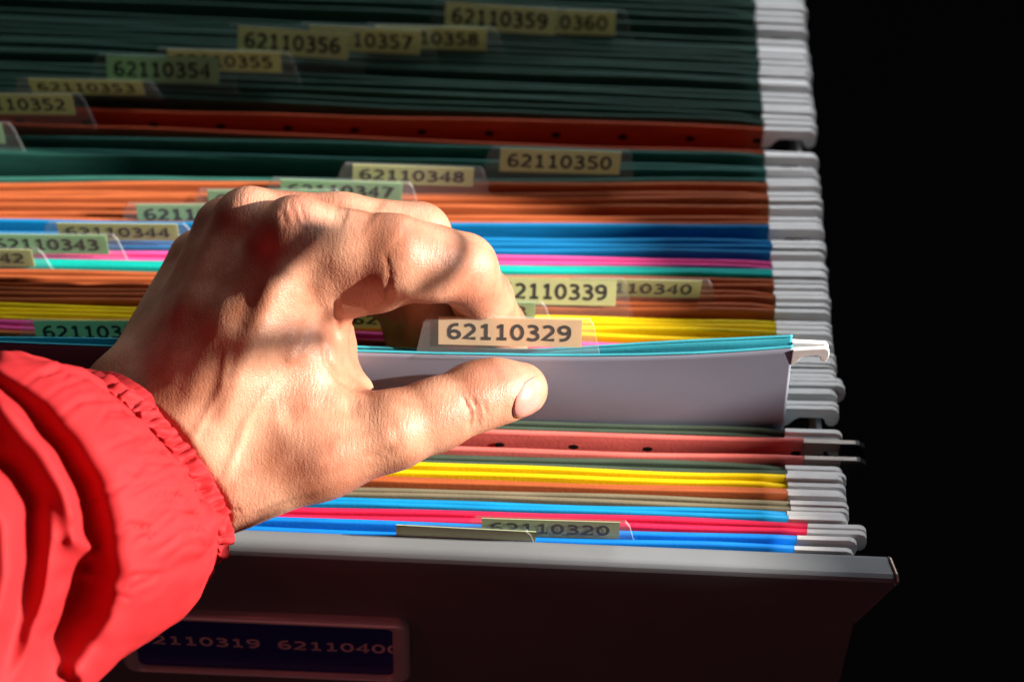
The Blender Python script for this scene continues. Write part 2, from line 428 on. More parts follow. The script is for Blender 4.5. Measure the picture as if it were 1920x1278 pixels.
def folder_geo(lines, hem=1.7, zoff=(0, 0), bow=(0, 0), slots=False):
    """V-folded card: back flap and front flap with rounded hems, joined at the bottom"""
    (A0, B0), (A1, B1) = lines
    nx = 40
    bot = -230
    V, Fc, MI = [], [], []
    PATH = [[], []]
    def prof(sgn):   # section of one flap, offsets across (n) and z, going round the sheet
        hh = hem/2
        pts = []
        for a in (200, 180, 150, 120, 90, 60, 30, 0, -20):
            pts.append((hh*math.cos(math.radians(a)), -hh+hh*math.sin(math.radians(a))))
        left = [(-.25, -26), (-.28, -15), (-hh*.8, -12.5), (-hh, -10)]
        right = [(hh, -10), (hh*.8, -12.5), (.28, -15), (.25, -26)]
        return left + pts[1:-1] + right
    pr = prof(1); m = len(pr)
    ph = [random.uniform(0, 6.28) for _ in range(6)]
    rb = [random.uniform(-.5, .5) for _ in range(2)] + [random.choice([0, 0, .4, 1.0, 1.6]) for _ in range(2)]
    for k in range(2):
        A, Bp = lines[k]
        oA, oB = lines[1-k]
        base = len(V)
        for i in range(nx+1):
            t = i/nx
            p = A.lerp(Bp, t); q = oA.lerp(oB, t); mid = (p+q)/2
            d = (Bp-A).normalized(); n = Vector((-d.y, d.x, 0))
            wob = (bow[k]+rb[k])*math.sin(math.pi*t) + .30*math.sin(ph[k]+t*9) + .12*math.sin(ph[k+2]+t*23)
            wob *= min(1, min(t, 1-t)*14)
            PATH[k].append(p + n*wob)
            zw = .22*math.sin(ph[k+4]+t*7) + .12*math.sin(ph[k]+t*31) - rb[2+k]*max(0, (t-.955)/.045)**2
            for (o_, z) in pr:
                V.append(p + n*(o_+wob) + Vector((0, 0, zoff[k]+z+zw)))
            mm = mid + n*(.25 if k == 0 else -.25)
            V.append(Vector((mm.x, mm.y, bot)) + n*.3); V.append(Vector((mm.x, mm.y, bot)) - n*.3)
        st = m+2
        for i in range(nx):
            a = base+i*st; b = a+st
            for j in range(m-1): Fc.append((a+j, a+j+1, b+j+1, b+j))
            Fc.append((a+m-1, a+m, b+m, b+m-1)); Fc.append((a+m+1, a, b, b+m+1)); Fc.append((a+m, a+m+1, b+m+1, b+m))
        Fc.append(tuple(base+j for j in range(st))); Fc.append(tuple(base+nx*st+j for j in reversed(range(st))))
    MI = [0]*len(Fc)
    if slots:
        # dark ovals painted for the shade in the punched slots, back flap's inner face
        A, Bp = lines[0]; d = (Bp-A).normalized(); n = Vector((-d.y, d.x, 0))
        for s in range(14):
            c = A + d*(12+s*(23.4)) - n*(hem/2+.12)
            base = len(V)
            for i in range(12):
                a = 2*math.pi*i/12
                V.append(c + d*(1.7*math.cos(a)) + Vector((0, 0, zoff[0]-6.2+1.3*math.sin(a))))
            Fc.append(tuple(base+i for i in range(12))); MI.append(1)
    return V, Fc, MI, PATH
FILES = []
HG = 'hanging files packed in the drawer'
def hanging_file(colr, back, front, label, xr=None, barmat=None, hem=1.7, bow=(0, 0), slots=False, zoff=None, blacktip=False, xj=0):
    lines = []
    for (yL, yR) in (back, front):
        x = (xr if xr else 1415+yR*0.0665) + xj + random.uniform(-2.5, 2.5)
        lines.append(flap_line(yL, yR, x))
    zo = zoff if zoff else (random.uniform(-.2, 1.3), random.uniform(-.2, 1.3))
    hem = hem + random.uniform(-.35, .15)
    c = (lines[0][0]+lines[0][1]+lines[1][0]+lines[1][1])/4
    t = thing('hanging_file', label, 'file folder', (c.x, c.y, -230), HG)
    v, f, mi, hpath = folder_geo(lines, hem, zo, bow, slots)
    o = link('folder', v, f, None, t, mats=[PAPER[colr], SLOT_SHADE]); o.data.polygons.foreach_set('material_index', mi)
    fixn(o); o.data.polygons.foreach_set('use_smooth', [len(p.vertices) == 4 for p in o.data.polygons])
    for k in range(2):
        off = random.uniform(-1.6, 1.6)
        A, Bp = lines[k]; d = (Bp-A).normalized()
        # the hooks all end over the rail
        v, f = bar_geo(A, Bp, 1.5, zo[k]-.45-random.uniform(0, .3), 1.0+off*.012, path=hpath[k])
        b = link('hanger_bar', v, f, barmat or BAR, t); fixn(b); bevel(b, .3)
        if blacktip:
            tipv = [(11.5, .35), (17.6, .35), (19.6, -1.5), (20.2, -5), (19, -9.8), (15.5, -9.8), (14, -5.2), (11.5, -5.0)]
            n = Vector((-d.y, d.x, 0)); V = []
            for s in (-1.1, 1.1):
                for x, z in tipv: V.append(Bp + d*x + n*s + Vector((0, 0, z-.2)))
            m = len(tipv)
            Fc = [tuple(range(m)), tuple(m+i for i in reversed(range(m)))] + [(i, m+i, m+(i+1) % m, (i+1) % m) for i in range(m)]
            q = link('hook_cap', V, Fc, BLACKP, b); fixn(q); bevel(q, .5)
    FILES.append((t, lines, zo))
    return t, lines, zo

def index_tab(fobj, line, zo, px0, px1, pyb, slope, happ, num, kind='y', yoff=-1.0, base_ext=True, plast=(36, 34)):
    """clear plastic tab with paper strip; px0/px1 label ends, pyb label bottom at its middle, happ apparent height (photo px)"""
    A, Bp = line
    d = (Bp-A).normalized(); n = Vector((-d.y, d.x, 0))
    p0 = A + n*yoff
    pm = (px0+px1)/2
    a = on_plane(px0, pyb+slope*(px0-pm), p0, n); b = on_plane(px1, pyb+slope*(px1-pm), p0, n)
    ex = (b-a); W = ex.length; ex.normalize()
    sc = F/(CAMPOS-a).length
    H = 9.4
    view = (CAMPOS-(a+b)/2).normalized()
    vu = view - ex*view.dot(ex); vu.normalize()
    # up vector of the tab leaning back from the vertical so that it shows the height the photo shows
    ca = min(.985, max(.18, happ/sc/H))
    perp = vu.cross(ex)
    if perp.z < 0: perp = -perp
    ang = math.acos(ca)
    up = perp*math.cos(ang) + vu*math.sin(ang)        # nearer the vertical than the frontal plane
    up2 = perp*math.cos(ang) - vu*math.sin(ang)
    if abs(up.z) < abs(up2.z) and False: up = up2
    nn = ex.cross(up).normalized()
    if nn.dot(view) < 0: nn = -nn
    def P(x, y, o=0): return a + ex*x + up*y + nn*o
    zl = 6.5*W/43.0
    # plastic: trapezoid sleeve, two walls joined on top
    ztop = zo
    drop = max(1.2, min(9, ((a.z+b.z)/2-ztop)/max(.3, up.z)+2.5))
    xl, xr_ = -plast[0]/sc, W+plast[1]/sc
    prof = [(xl, -drop), (xl+1.0, 0), (xl+2.6, H*.8), (xl+4, H+.5), (xr_-4, H+.5), (xr_-2.6, H*.8), (xr_-1.0, 0), (xr_, -drop)]
    V = []
    for off in (.55, .35, -.35, -.55):
        for x, y in prof: V.append(P(x, y, off))
    m = len(prof); Fc = []
    Fc += [tuple(range(m)), tuple(3*m+i for i in reversed(range(m)))]
    for i in range(m-1):
        Fc.append((i, 3*m+i, 3*m+i+1, i+1))
    V = [V[i] for i in list(range(m)) + list(range(3*m, 4*m))]
    Fc = [tuple(range(m)), tuple(m+i for i in reversed(range(m)))] + [(i, m+i, m+i+1, i+1) for i in range(m-1)]
    t = link('index_tab', V, Fc, PLASTIC2 if kind == 'o' else PLASTIC, fobj); fixn(t)
    L = []
    for off in (.12, -.12):
        for x, y in ((0, 0), (W, 0), (W, H), (0, H)): L.append(P(x, y, off))
    p = link('paper_label', L, [(0, 1, 2, 3), (7, 6, 5, 4), (0, 4, 5, 1), (1, 5, 6, 2), (2, 6, 7, 3), (3, 7, 4, 0)], LAB[kind], t); fixn(p)
    if num:
        tv, tf = text_geo(num, H*.60, W*.865)
        link('lettering', [P(W*.062+x, H*.20+y, .2) for x, y in tv], tf, INK, t)
    return t

G58 = lambda r: (r-58, r)
files = {}
def hf(key, *a, **k): files[key] = hanging_file(*a, **k)
# back of the drawer: dark green files, in shade
ordw = ['hindmost', 'second', 'third', 'fourth', 'fifth', 'sixth']
hf('g1', 'dark green', G58(-46), G58(-36), 'dark green file at the very back, hindmost in the drawer, no tab')
hf('g2', 'dark green', G58(-24), G58(-12), 'second dark green file from the top of the frame, no tab in view')
hf('g3', 'dark green', G58(1), G58(13), 'third dark green file from the top of the frame, no tab in view')
hf('g4', 'dark green', G58(24), G58(36), 'dark green file with no visible tab, close behind the file tabbed 0360')
hf('g360', 'dark green', G58(50), G58(78), 'dark green file with the tab ending in 0360, hindmost tab of all')
hf('g359', 'dark green', G58(90), G58(98), 'dark green file with the fully readable tab 62110359')
hf('g358', 'dark green', G58(106), G58(117), 'dark green file with the tab ending in 10358')
hf('g357', 'dark green', G58(127), G58(136), 'dark green file with the tab ending in 10357')
hf('g356', 'dark green', G58(148), G58(157), 'dark green file with the tab 62110356')
hf('g355', 'dark green', G58(177), G58(187), 'dark green file with the half hidden tab ending in 10355')
hf('g354', 'dark green', G58(197), G58(207), 'dark green file with the tab 62110354')
hf('g353', 'dark green', G58(217), (168, 228), 'foremost dark green file, just in front of tab 62110354, its own tab in deep shade')
hf('o352', 'brick orange', (203, 241), (228, 284), 'brick orange file standing open in front of the dark green files', bow=(0, -.5), slots=True)
hf('t351', 'bottle green', (257, 292), (277, 315), 'bottle green file whose tab is cut off by the left edge of the frame')
hf('t350', 'bottle green', (281, 319), (336, 339), 'bottle green file gaping open at the left, tab 62110350', slots=True)
hf('o348', 'orange', (346, 346), (362, 363), 'orange file with the tab 62110348 in a wide clear sleeve')
hf('o347', 'orange', (370, 374), (382, 386), 'orange file whose tab is partly hidden behind the hand\'s knuckles')
hf('o345', 'orange', (400, 409), (407, 418), 'orange file just behind the blue ones, green tab beginning 621 left of the hand')
hf('b344', 'blue', (418, 428), (440, 455), 'blue file standing slightly open, behind the other blue file')
hf('b343', 'blue', (449, 463), (457, 473), 'blue file with the tab 62110344, next to the pink file')
hf('p343', 'pink', (468, 490), (479, 498), 'pink file with the tab ending in 10343 between blue and teal files')
hf('t342', 'teal', (488, 507), (496, 515), 'teal file in front of the pink one, tab cut off at the left edge')
hf('o341', 'orange', (507, 524), (515, 534), 'orange file directly in front of the teal file, without a visible tab')
hf('o340', 'orange', (531, 546), (541, 558), 'orange file with the tab ending in 10340, partly covered by tab 62110339')
hf('o339', 'orange', (551, 572), (559, 582), 'orange file with the tab ending in 2110339 right of the index finger')
hf('y338', 'yellow', (568, 601), (577, 609), 'hinder yellow file, only the end of its tab showing beside the index fingertip')
hf('y337', 'yellow', (588, 622), (597, 640), 'nearer yellow file behind the raised one, tab seen between thumb and index finger')
hf('p336', 'pink', (603, 660), (610, 666), 'pink file behind the raised folder, seen at the left and through the hand')
hf('o335', 'orange', (617, 670), (624, 675), 'orange file right behind the raised grey folder, below the pink strip at the left')
hf('d330', 'moss green', (640, 672), (651, 681), 'dark file with the shaded tab beginning 62110 beside the wrist')
hf('h1', 'moss green', (661, 690), (670, 699), 'file hidden behind the raised folder, only its hanger bars showing at the right')
hf('y2', 'yellow', (680, 709), (690, 719), 'yellow file hidden behind the raised folder, one yellow corner peeping out at the right', xj=13)
hf('h2', 'moss green', (700, 727), (708, 735), 'file hidden behind the raised folder, last bars before the gap on the rail')
hf('h3', 'moss green', (725, 753), (733, 762), 'hidden file just behind the raised folder, its bars standing alone between two gaps')
# front of the drawer
hf('mg1', 'moss green', (766, 808), (774, 816), 'dark green file right in front of the raised folder, behind the coral red file')
hf('red', 'coral red', (783, 827), (815, 858), 'wide coral red file standing open, its bars ending in black hooks', xr=1505, barmat=BARD, slots=True, blacktip=True)
hf('mg2', 'moss green', (828, 873), (838, 884), 'dark green file between the coral red file and the yellow one')
hf('y3', 'yellow', (846, 892), (857, 904), 'yellow file near the front of the drawer, below the thumb')
hf('o3', 'orange', (872, 918), (880, 926), 'orange red file in front of the front yellow one')
hf('ol', 'olive', (896, 942), (904, 951), 'olive brown file behind the sky blue one', xj=4)
hf('sb', 'sky blue', (915, 961), (924, 970), 'sky blue file between the olive and the crimson file', xj=-4)
hf('cr', 'crimson', (937, 983), (947, 994), 'crimson red file near the front, wider than its neighbours', xr=1513)
hf('bb', 'bright blue', (958, 1008), (966, 1024), 'bright blue file at the very front, against the drawer\'s grey rim', xr=1491)

def tb(key, which, *a, **k):
    t, lines, zo = files[key]; return index_tab(t, lines[which], zo[which], *a, **k)
tb('g360', 1, 945, 1153, 64, .03, 44, '62110360')
tb('g359', 1, 833, 1040, 60, .065, 55, '62110359')
tb('g358', 1, 705, 912, 92, .03, 40, '62110358')
tb('g357', 1, 580, 787, 98, .05, 44, '62110357')
tb('g356', 1, 445, 652, 106, .065, 50, '62110356')
tb('g355', 1, 318, 528, 133, .03, 36, '62110355')
tb('g354', 1, 202, 411, 155, .02, 47, '62110354', 'g')
tb('g353', 1, 62, 272, 177, .02, 26, '62110353')
tb('o352', 1, -68, 142, 214, .01, 36, '62110352')
tb('t351', 1, -215, 10, 268, .01, 36, '62110351', 'g')
tb('t350', 1, 936, 1161, 324, .03, 42, '62110350')
tb('o348', 1, 661, 886, 346, .03, 34, '62110348')
tb('o347', 1, 527, 753, 374, .03, 34, '62110347', 'g')
tb('o345', 0, 393, 620, 391, .0, 34, '62110346', 'g')
tb('o345', 1, 260, 487, 419, .0, 35, '62110345', 'g')
tb('b343', 1, 113, 337, 450, .01, 30, '62110344')
tb('p343', 1, -20, 205, 475, .01, 34, '62110343', 'g')
tb('t342', 1, -160, 66, 498, .01, 30, '62110342')
tb('o340', 1, 1085, 1311, 556, .02, 32, '62110340')
tb('o339', 1, 925, 1154, 571, .02, 50, '62110339')
tb('y338', 1, 775, 1003, 598, .01, 32, '62110338', 'g')
tb('y337', 1, 648, 876, 614, .01, 30, '62110337', 'y')
tb('d330', 1, 70, 300, 642, .0, 40, '62110330', 'g')
tb('bb', 0, 903, 1160, 1006, .03, 31, '62110320', 'd', yoff=-1.4)
tb('bb', 1, 743, 1003, 1012, .05, 22, '', 'd', yoff=-1.0, plast=(6, 6))

# ------------------------------------------------------------------ the raised folder that the hand holds
def raised_folder():
    base_r = on_z(1470, 797, 0); base_l = on_z(0, 757, 0)
    d = (base_r-base_l).normalized(); n = Vector((-d.y, d.x, 0))
    t = thing('hanging_file', 'grey and cyan file being lifted out by the hand, tab 62110329', 'file folder', (base_r.x-150, base_r.y, -190), HG)
    lean = .06
    def flapsurf(top_px, off, xend_top, xend_bot, mats, name, side):
        # planes leaning slightly away from the viewer towards the top
        up = (Vector((0, 0, 1)) + n*lean).normalized(); nn = d.cross(up).normalized()
        p0 = base_r + n*off
        xs = [-330, -200, -60, 100, 200, 300, 400, 500, 600, 660, 740, 820, 900, 1000, 1100, 1200, 1300, 1380, 1440, xend_top-5, xend_top]
        rows = 14
        def topy(x): return np.interp(x, [p[0] for p in top_px], [p[1] for p in top_px])
        V, Fc = [], []
        for x in xs:
            T = on_plane(x, topy(x), p0, nn)
            bx = x if x < xend_top else xend_bot
            s = (x-(-330))/(xend_top+330)
            Bq = on_plane(x + (xend_bot-xend_top)*s**6, 800+.027*(x-1470), p0, nn)
            for j in range(rows):
                tt = j/(rows-1)
                q = T.lerp(Bq, tt)
                bulge = side*(1.3*math.sin(math.pi*tt)*math.exp(-((x-980)/260)**2) + .5*math.sin(x*.006+tt*2))
                # the fingers press the sheets together in the middle
                curl = 0*max(0, s-.75)*4*(1-tt)*side*.5
                V.append(q + n*(bulge+curl))
            low = Bq + Vector((0, 0, -170)); mid = base_r + d*((low-base_r).dot(d)) + n*2.2
            V.append(Vector((mid.x, mid.y, -185)))
        rr = rows+1
        for i in range(len(xs)-1):
            for j in range(rr-1): Fc.append((i*rr+j, i*rr+j+1, (i+1)*rr+j+1, (i+1)*rr+j))
        o = link(name, V, Fc, None, t, smooth=True, mats=mats)
        m = o.modifiers.new('s', 'SOLIDIFY'); m.thickness = .55*MM; m.offset = 0
        m.material_offset = 1; m.material_offset_rim = 1
        return o, V, rr, len(xs)
    front_top = [(-330, 634), (0, 641), (180, 646), (400, 652), (660, 659), (820, 664), (1000, 666), (1150, 664), (1300, 659), (1400, 654), (1487, 648)]
    back_top = [(-330, 626), (0, 633), (180, 637), (660, 648), (820, 653), (1000, 655), (1100, 651), (1250, 643), (1400, 636), (1486, 631)]
    fo, fv, rr, nx = flapsurf(front_top, 0, 1487, 1470, [PAPER['grey'], PAPER['cyan']], 'front_flap', -1)
    bo, bv, rr, nx = flapsurf(back_top, 4.6, 1486, 1468, [PAPER['cyan'], PAPER['cyan']], 'back_flap', 1)
    # orientation: front flap's viewer side is grey
    me = fo.data
    n0 = sum((p.normal for p in me.polygons), Vector())
    if n0.dot(BACK) < 0: me.flip_normals()
    me = bo.data
    n0 = sum((p.normal for p in me.polygons), Vector())
    if n0.dot(BACK) < 0: me.flip_normals()
    # cyan hem roll along the top edge of each flap
    for V, nm in ((fv, 'hem'), (bv, 'hem')):
        path = [Vector(V[i*rr]) for i in range(nx)]
        tv, tf = tube(path, .42, 8); link(nm, tv, tf, PAPER['cyan'], fo if V is fv else bo, smooth=True)
    # hanger bars
    for V, z, scl, dz in ((fv, -1.2, .60, 1.5), (bv, -2.2, .62, -.5)):
        Bp = Vector(V[(nx-1)*rr]); A = Vector(V[2*rr])
        dd = Vector((Bp.x-A.x, Bp.y-A.y, 0)).normalized()
        vv, ff = bar_geo(Vector((Bp.x, Bp.y, Bp.z))-dd*300, Bp, 1.3, z, scl, dz, False)
        b = link('hanger_bar', vv, ff, BAR, t); fixn(b); bevel(b, .25)
    # tab
    line = (Vector((fv[rr*2].x, fv[rr*2].y, 0)), Vector((fv[(nx-2)*rr].x, fv[(nx-2)*rr].y, 0)))
    index_tab(t, line, fv[rr*13].z, 822, 1090, 648, .022, 51, '62110329', 'o', yoff=1.8, plast=(44, 38))
    return t
raised_folder()

# ------------------------------------------------------------------ the hand (signed-distance modelling in mm, meshed as one skin)
def smin(a, b, k):
    hh = np.maximum(k-np.abs(a-b), 0)/k
    return np.minimum(a, b) - hh*hh*k*.25
RES = 0.75
LO = np.array([-175., -90., -22.]); HI = np.array([32., 52., 96.])
gn = ((HI-LO)/RES).astype(int)+1
AX = [(LO[i]+RES*np.arange(gn[i])).astype(np.float32) for i in range(3)]
GX = AX[0][:, None, None]; GY = AX[1][None, :, None]; GZ = AX[2][None, None, :]
def cone(a, b, ra, rb, flat=None):
    a = a.astype(np.float32); b = b.astype(np.float32); ab = b-a; L = float(ab @ ab)+1e-6
    x, y, z = GX-a[0], GY-a[1], GZ-a[2]
    t = np.clip((x*ab[0]+y*ab[1]+z*ab[2])/L, 0, 1)
    return np.sqrt((x-t*ab[0])**2+(y-t*ab[1])**2+(z-t*ab[2])**2) - (ra+(rb-ra)*t)
def blob(c, r):
    c = c.astype(np.float32); r = np.array(r, dtype=np.float32)
    x, y, z = (GX-c[0])/r[0], (GY-c[1])/r[1], (GZ-c[2])/r[2]
    q = np.sqrt(x*x+y*y+z*z)
    return (q-1)*float(r.min())
def chain(pts, k=3.0):
    out = None
    for (p, r), (p2, r2) in zip(pts[:-1], pts[1:]):
        d = cone(cam3(*p), cam3(*p2), r, r2)
        out = d if out is None else smin(out, d, k)
    return out
def hand_mesh():
    # metacarpals and wrist
    palm = chain([((375, 820, 66), 14.5), ((470, 630, 68), 12.5), ((556, 447, 67), 11.6)])
    palm = smin(palm, chain([((335, 800, 66), 14), ((400, 600, 60), 12.5), ((468, 420, 53), 11.2)]), 7)
    palm = smin(palm, chain([((292, 765, 58), 13), ((428, 434, 38), 10.6)]), 8)
    palm = smin(palm, chain([((252, 732, 50), 12), ((374, 487, 22), 9.4)]), 8)
    # palm bulk below
    palm = smin(palm, chain([((380, 780, 54), 12), ((500, 560, 52), 11)]), 9)
    palm = smin(palm, chain([((330, 740, 48), 11), ((450, 540, 44), 10)]), 9)
    # wrist and forearm
    palm = smin(palm, chain([((236, 754, 53), 13.8), ((150, 835, 64), 12.5), ((-60, 985, 90), 15)]), 8)
    palm = smin(palm, chain([((306, 850, 62), 17), ((200, 930, 74), 18), ((-20, 1090, 100), 22)]), 10)
    palm = smin(palm, chain([((372, 925, 60), 14.2), ((290, 1000, 70), 15), ((60, 1150, 98), 20)]), 9)
    # first web: the muscle between index metacarpal and thumb
    web = chain([((520, 560, 60), 11.0), ((560, 680, 58), 12.5), ((540, 790, 58), 14)])
    web = smin(web, chain([((602, 520, 56), 7.5), ((612, 600, 52), 6.6), ((612, 690, 49), 6.4), ((650, 770, 52), 7.5)]), 6)
    web = smin(web, chain([((470, 760, 62), 14), ((600, 790, 60), 11.5)]), 7)
    palm = smin(palm, web, 8)
    # inner lip of palm skin beside the web
    palm = smin(palm, chain([((636, 600, 44), 4.4), ((637, 650, 41), 4.6), ((643, 695, 41), 4.6), ((672, 730, 46), 4.6)]), 5)
    # thumb
    thumb = chain([((452, 893, 62), 15.0), ((600, 850, 62), 12.8), ((735, 806, 60), 11.8)], 6)
    thumb = smin(thumb, chain([((735, 806, 60), 11.6), ((815, 778, 56), 10.4), ((885, 748, 52), 10.2)], 4), 3)
    thumb = smin(thumb, chain([((885, 747, 52), 9.6), ((930, 735, 49), 9.3), ((976, 730, 46), 8.3)], 4), 3)
    thumb = smin(thumb, blob(cam3(905, 728, 47), (11.5, 7.8, 7.0)), 4)          # pad against the folder
    hand = smin(palm, thumb, 8)
    # index
    idx = chain([((556, 447, 67), 11.4), ((650, 468, 68), 11.2), ((745, 484, 68), 11.9), ((810, 494, 64), 10.9), ((866, 503, 56), 10.4)], 4)
    idx = smin(idx, chain([((866, 504, 56), 9.8), ((905, 560, 38), 9.0), ((934, 614, 20), 8.6)], 3), 4)
    idx = smin(idx, chain([((934, 614, 20), 8.2), ((946, 664, 8), 7.6)], 3), 3)
    hand = smin(hand, idx, 6)
    # fleshy folds at the base of the index
    hand = smin(hand, chain([((596, 505, 62), 10.5), ((652, 524, 60), 10.2), ((704, 520, 61), 10.8)], 5), 6)
    # middle
    mid = chain([((468, 420, 53), 10.8), ((640, 428, 49), 10.2), ((785, 440, 44), 9.7)], 4)
    mid = smin(mid, chain([((785, 440, 44), 9.2), ((812, 520, 32), 8.3), ((808, 580, 24), 8.0), ((800, 632, 15), 7.2)], 3), 3)
    hand = smin(hand, mid, 2.0)
    ring = chain([((428, 434, 38), 10.2), ((600, 458, 34), 9.6), ((712, 480, 30), 9.0)], 4)
    ring = smin(ring, chain([((712, 480, 26), 8.6), ((756, 560, 16), 7.8), ((762, 632, 8), 7.0)], 3), 3)
    hand = smin(hand, ring, 2.0)
    pin = chain([((374, 487, 22), 9.0), ((520, 500, 27), 8.3), ((640, 520, 26), 7.6)], 4)
    pin = smin(pin, chain([((640, 520, 26), 7.2), ((742, 570, 18), 6.6), ((758, 620, 5), 6.0)], 3), 3)
    hand = smin(hand, pin, 2.0)
    # webs between the knuckles
    for a, b in (((556, 470, 60), (468, 450, 46)), ((468, 450, 46), (430, 462, 31)), ((430, 462, 34), (380, 505, 21))):
        hand = smin(hand, cone(cam3(*a), cam3(*b), 7, 7), 7)
    # knuckle heads
    for c, r in (((552, 432, 74), (6.2, 6.2, 5)), ((462, 408, 60), (6.0, 6.0, 4.8)), ((420, 424, 42), (5.2, 5.2, 4.4)), ((366, 480, 28), (4.8, 4.8, 4))):
        hand = smin(hand, blob(cam3(*c), r), 5)
    return hand
import openvdb as vdb
sdf = hand_mesh().astype(np.float32)
g = vdb.FloatGrid(3.0)
g.copyFromArray(np.ascontiguousarray(sdf))
pts, quads = g.convertToQuads(0.0)
pts = pts.astype(np.float64)*RES + LO
del sdf
# openvdb may give both dense parts; keep arrays
quads = np.asarray(quads, dtype=np.int64)
E = np.concatenate([quads[:, [0, 1]], quads[:, [1, 2]], quads[:, [2, 3]], quads[:, [3, 0]]])
def laplace(P, n, lam=.5, mu=-.53):
    cnt = np.bincount(E.ravel(), minlength=len(P)).astype(float)[:, None]; cnt[cnt == 0] = 1
    for it in range(n):
        for c in (lam, mu):
            acc = np.zeros_like(P)
            np.add.at(acc, E[:, 0], P[E[:, 1]]); np.add.at(acc, E[:, 1], P[E[:, 0]])
            P = P + c*(acc/cnt-P)
    return P
def vnormals(P):
    a = P[quads[:, 2]]-P[quads[:, 0]]; b = P[quads[:, 3]]-P[quads[:, 1]]
    fn = np.cross(a, b); N = np.zeros_like(P)
    for k in range(4): np.add.at(N, quads[:, k], fn)
    N /= np.linalg.norm(N, axis=1, keepdims=True)+1e-9
    return N
pts = laplace(pts, 6)
N = vnormals(pts)
cen = pts.mean(0)
if np.mean(np.einsum('ij,ij->i', N, pts-cen)) < 0: N = -N; quads = quads[:, ::-1]
def polydist(px, py, line):
    best = np.full(px.shape, 1e9); tt = np.zeros(px.shape)
    L = len(line)-1
    for i in range(L):
        ax, ay = line[i]; bx, by = line[i+1]
        dx, dy = bx-ax, by-ay
        t = np.clip(((px-ax)*dx+(py-ay)*dy)/(dx*dx+dy*dy), 0, 1)
        d = np.hypot(px-ax-t*dx, py-ay-t*dy)
        m = d < best
        best[m] = d[m]; tt[m] = (i+t[m])/L
    return best, tt
def strokes(P, N, lst, facing=.05):
    px, py = project(P)
    for line, sig, amp, wlo in lst:
        d, t = polydist(px, py, line)
        m = (N[:, 2] > facing) & (P[:, 2] > wlo) & (d < 3.2*sig)
        fade = np.clip(np.minimum(t, 1-t)*5+.25, 0, 1)
        P[m] += N[m]*(amp*np.exp(-(d[m]/sig)**2)*fade[m])[:, None]
    return P
SK = [  # extensor tendons and bones
    ([(405, 800), (480, 620), (548, 445)], 22, 1.1, 45), ([(345, 790), (405, 600), (462, 430)], 22, .6, 40),
    ([(440, 640), (470, 540), (500, 450)], 26, -.7, 40), ([(350, 620), (390, 540), (436, 452)], 22, -.4, 25),
    ([(560, 690), (600, 600), (610, 500)], 22, .7, 40),
    # creases at the root of the index
    ([(722, 474), (731, 515), (726, 566)], 5, -.35, 45), ([(752, 545), (790, 556), (830, 548)], 14, .4, 45),
    # veins
    ([(420, 905), (462, 790), (540, 680), (560, 600)], 9, .45, 45), ([(352, 835), (415, 730), (428, 650)], 8, .4, 45), ([(540, 680), (590, 640)], 8, .35, 45),
    # inner bend of the index at the middle joint
    # web fold by the thumb
    ([(606, 640), (614, 680), (640, 712), (690, 738)], 6, -.9, 40), ([(628, 560), (632, 600), (634, 650)], 6, -.7, 40),
    # thumb joint wrinkles
    ([(868, 745), (884, 775), (880, 806)], 5, -.6, 35), ([(882, 742), (897, 770), (894, 800)], 5, -.5, 35), ([(905, 752), (912, 775)], 4, -.35, 35),
    # thumb metacarpal ridge
    ([(560, 880), (680, 835), (745, 810)], 26, 1.0, 40), ([(520, 780), (600, 770), (680, 760)], 26, -1.2, 40),
    ([(690, 860), (740, 838)], 8, -.4, 40),
    # wrist folds
    ([(430, 985), (520, 950), (600, 925)], 6, -.4, 20), ([(420, 960), (450, 955)], 5, -.4, 20),
    # index knuckle folds
    ([(545, 380), (556, 420)], 4, -.35, 55), ([(560, 378), (574, 418)], 4, -.35, 55), ([(530, 392), (536, 425)], 4, -.3, 55),
    ([(700, 400), (755, 440)], 40, .6, 50), ([(620, 400), (650, 410)], 20, -.6, 50)]
pts = strokes(pts, N, SK)
pts = laplace(pts, 1)
N = vnormals(pts)
if np.mean(np.einsum('ij,ij->i', N, pts-cen)) < 0: N = -N

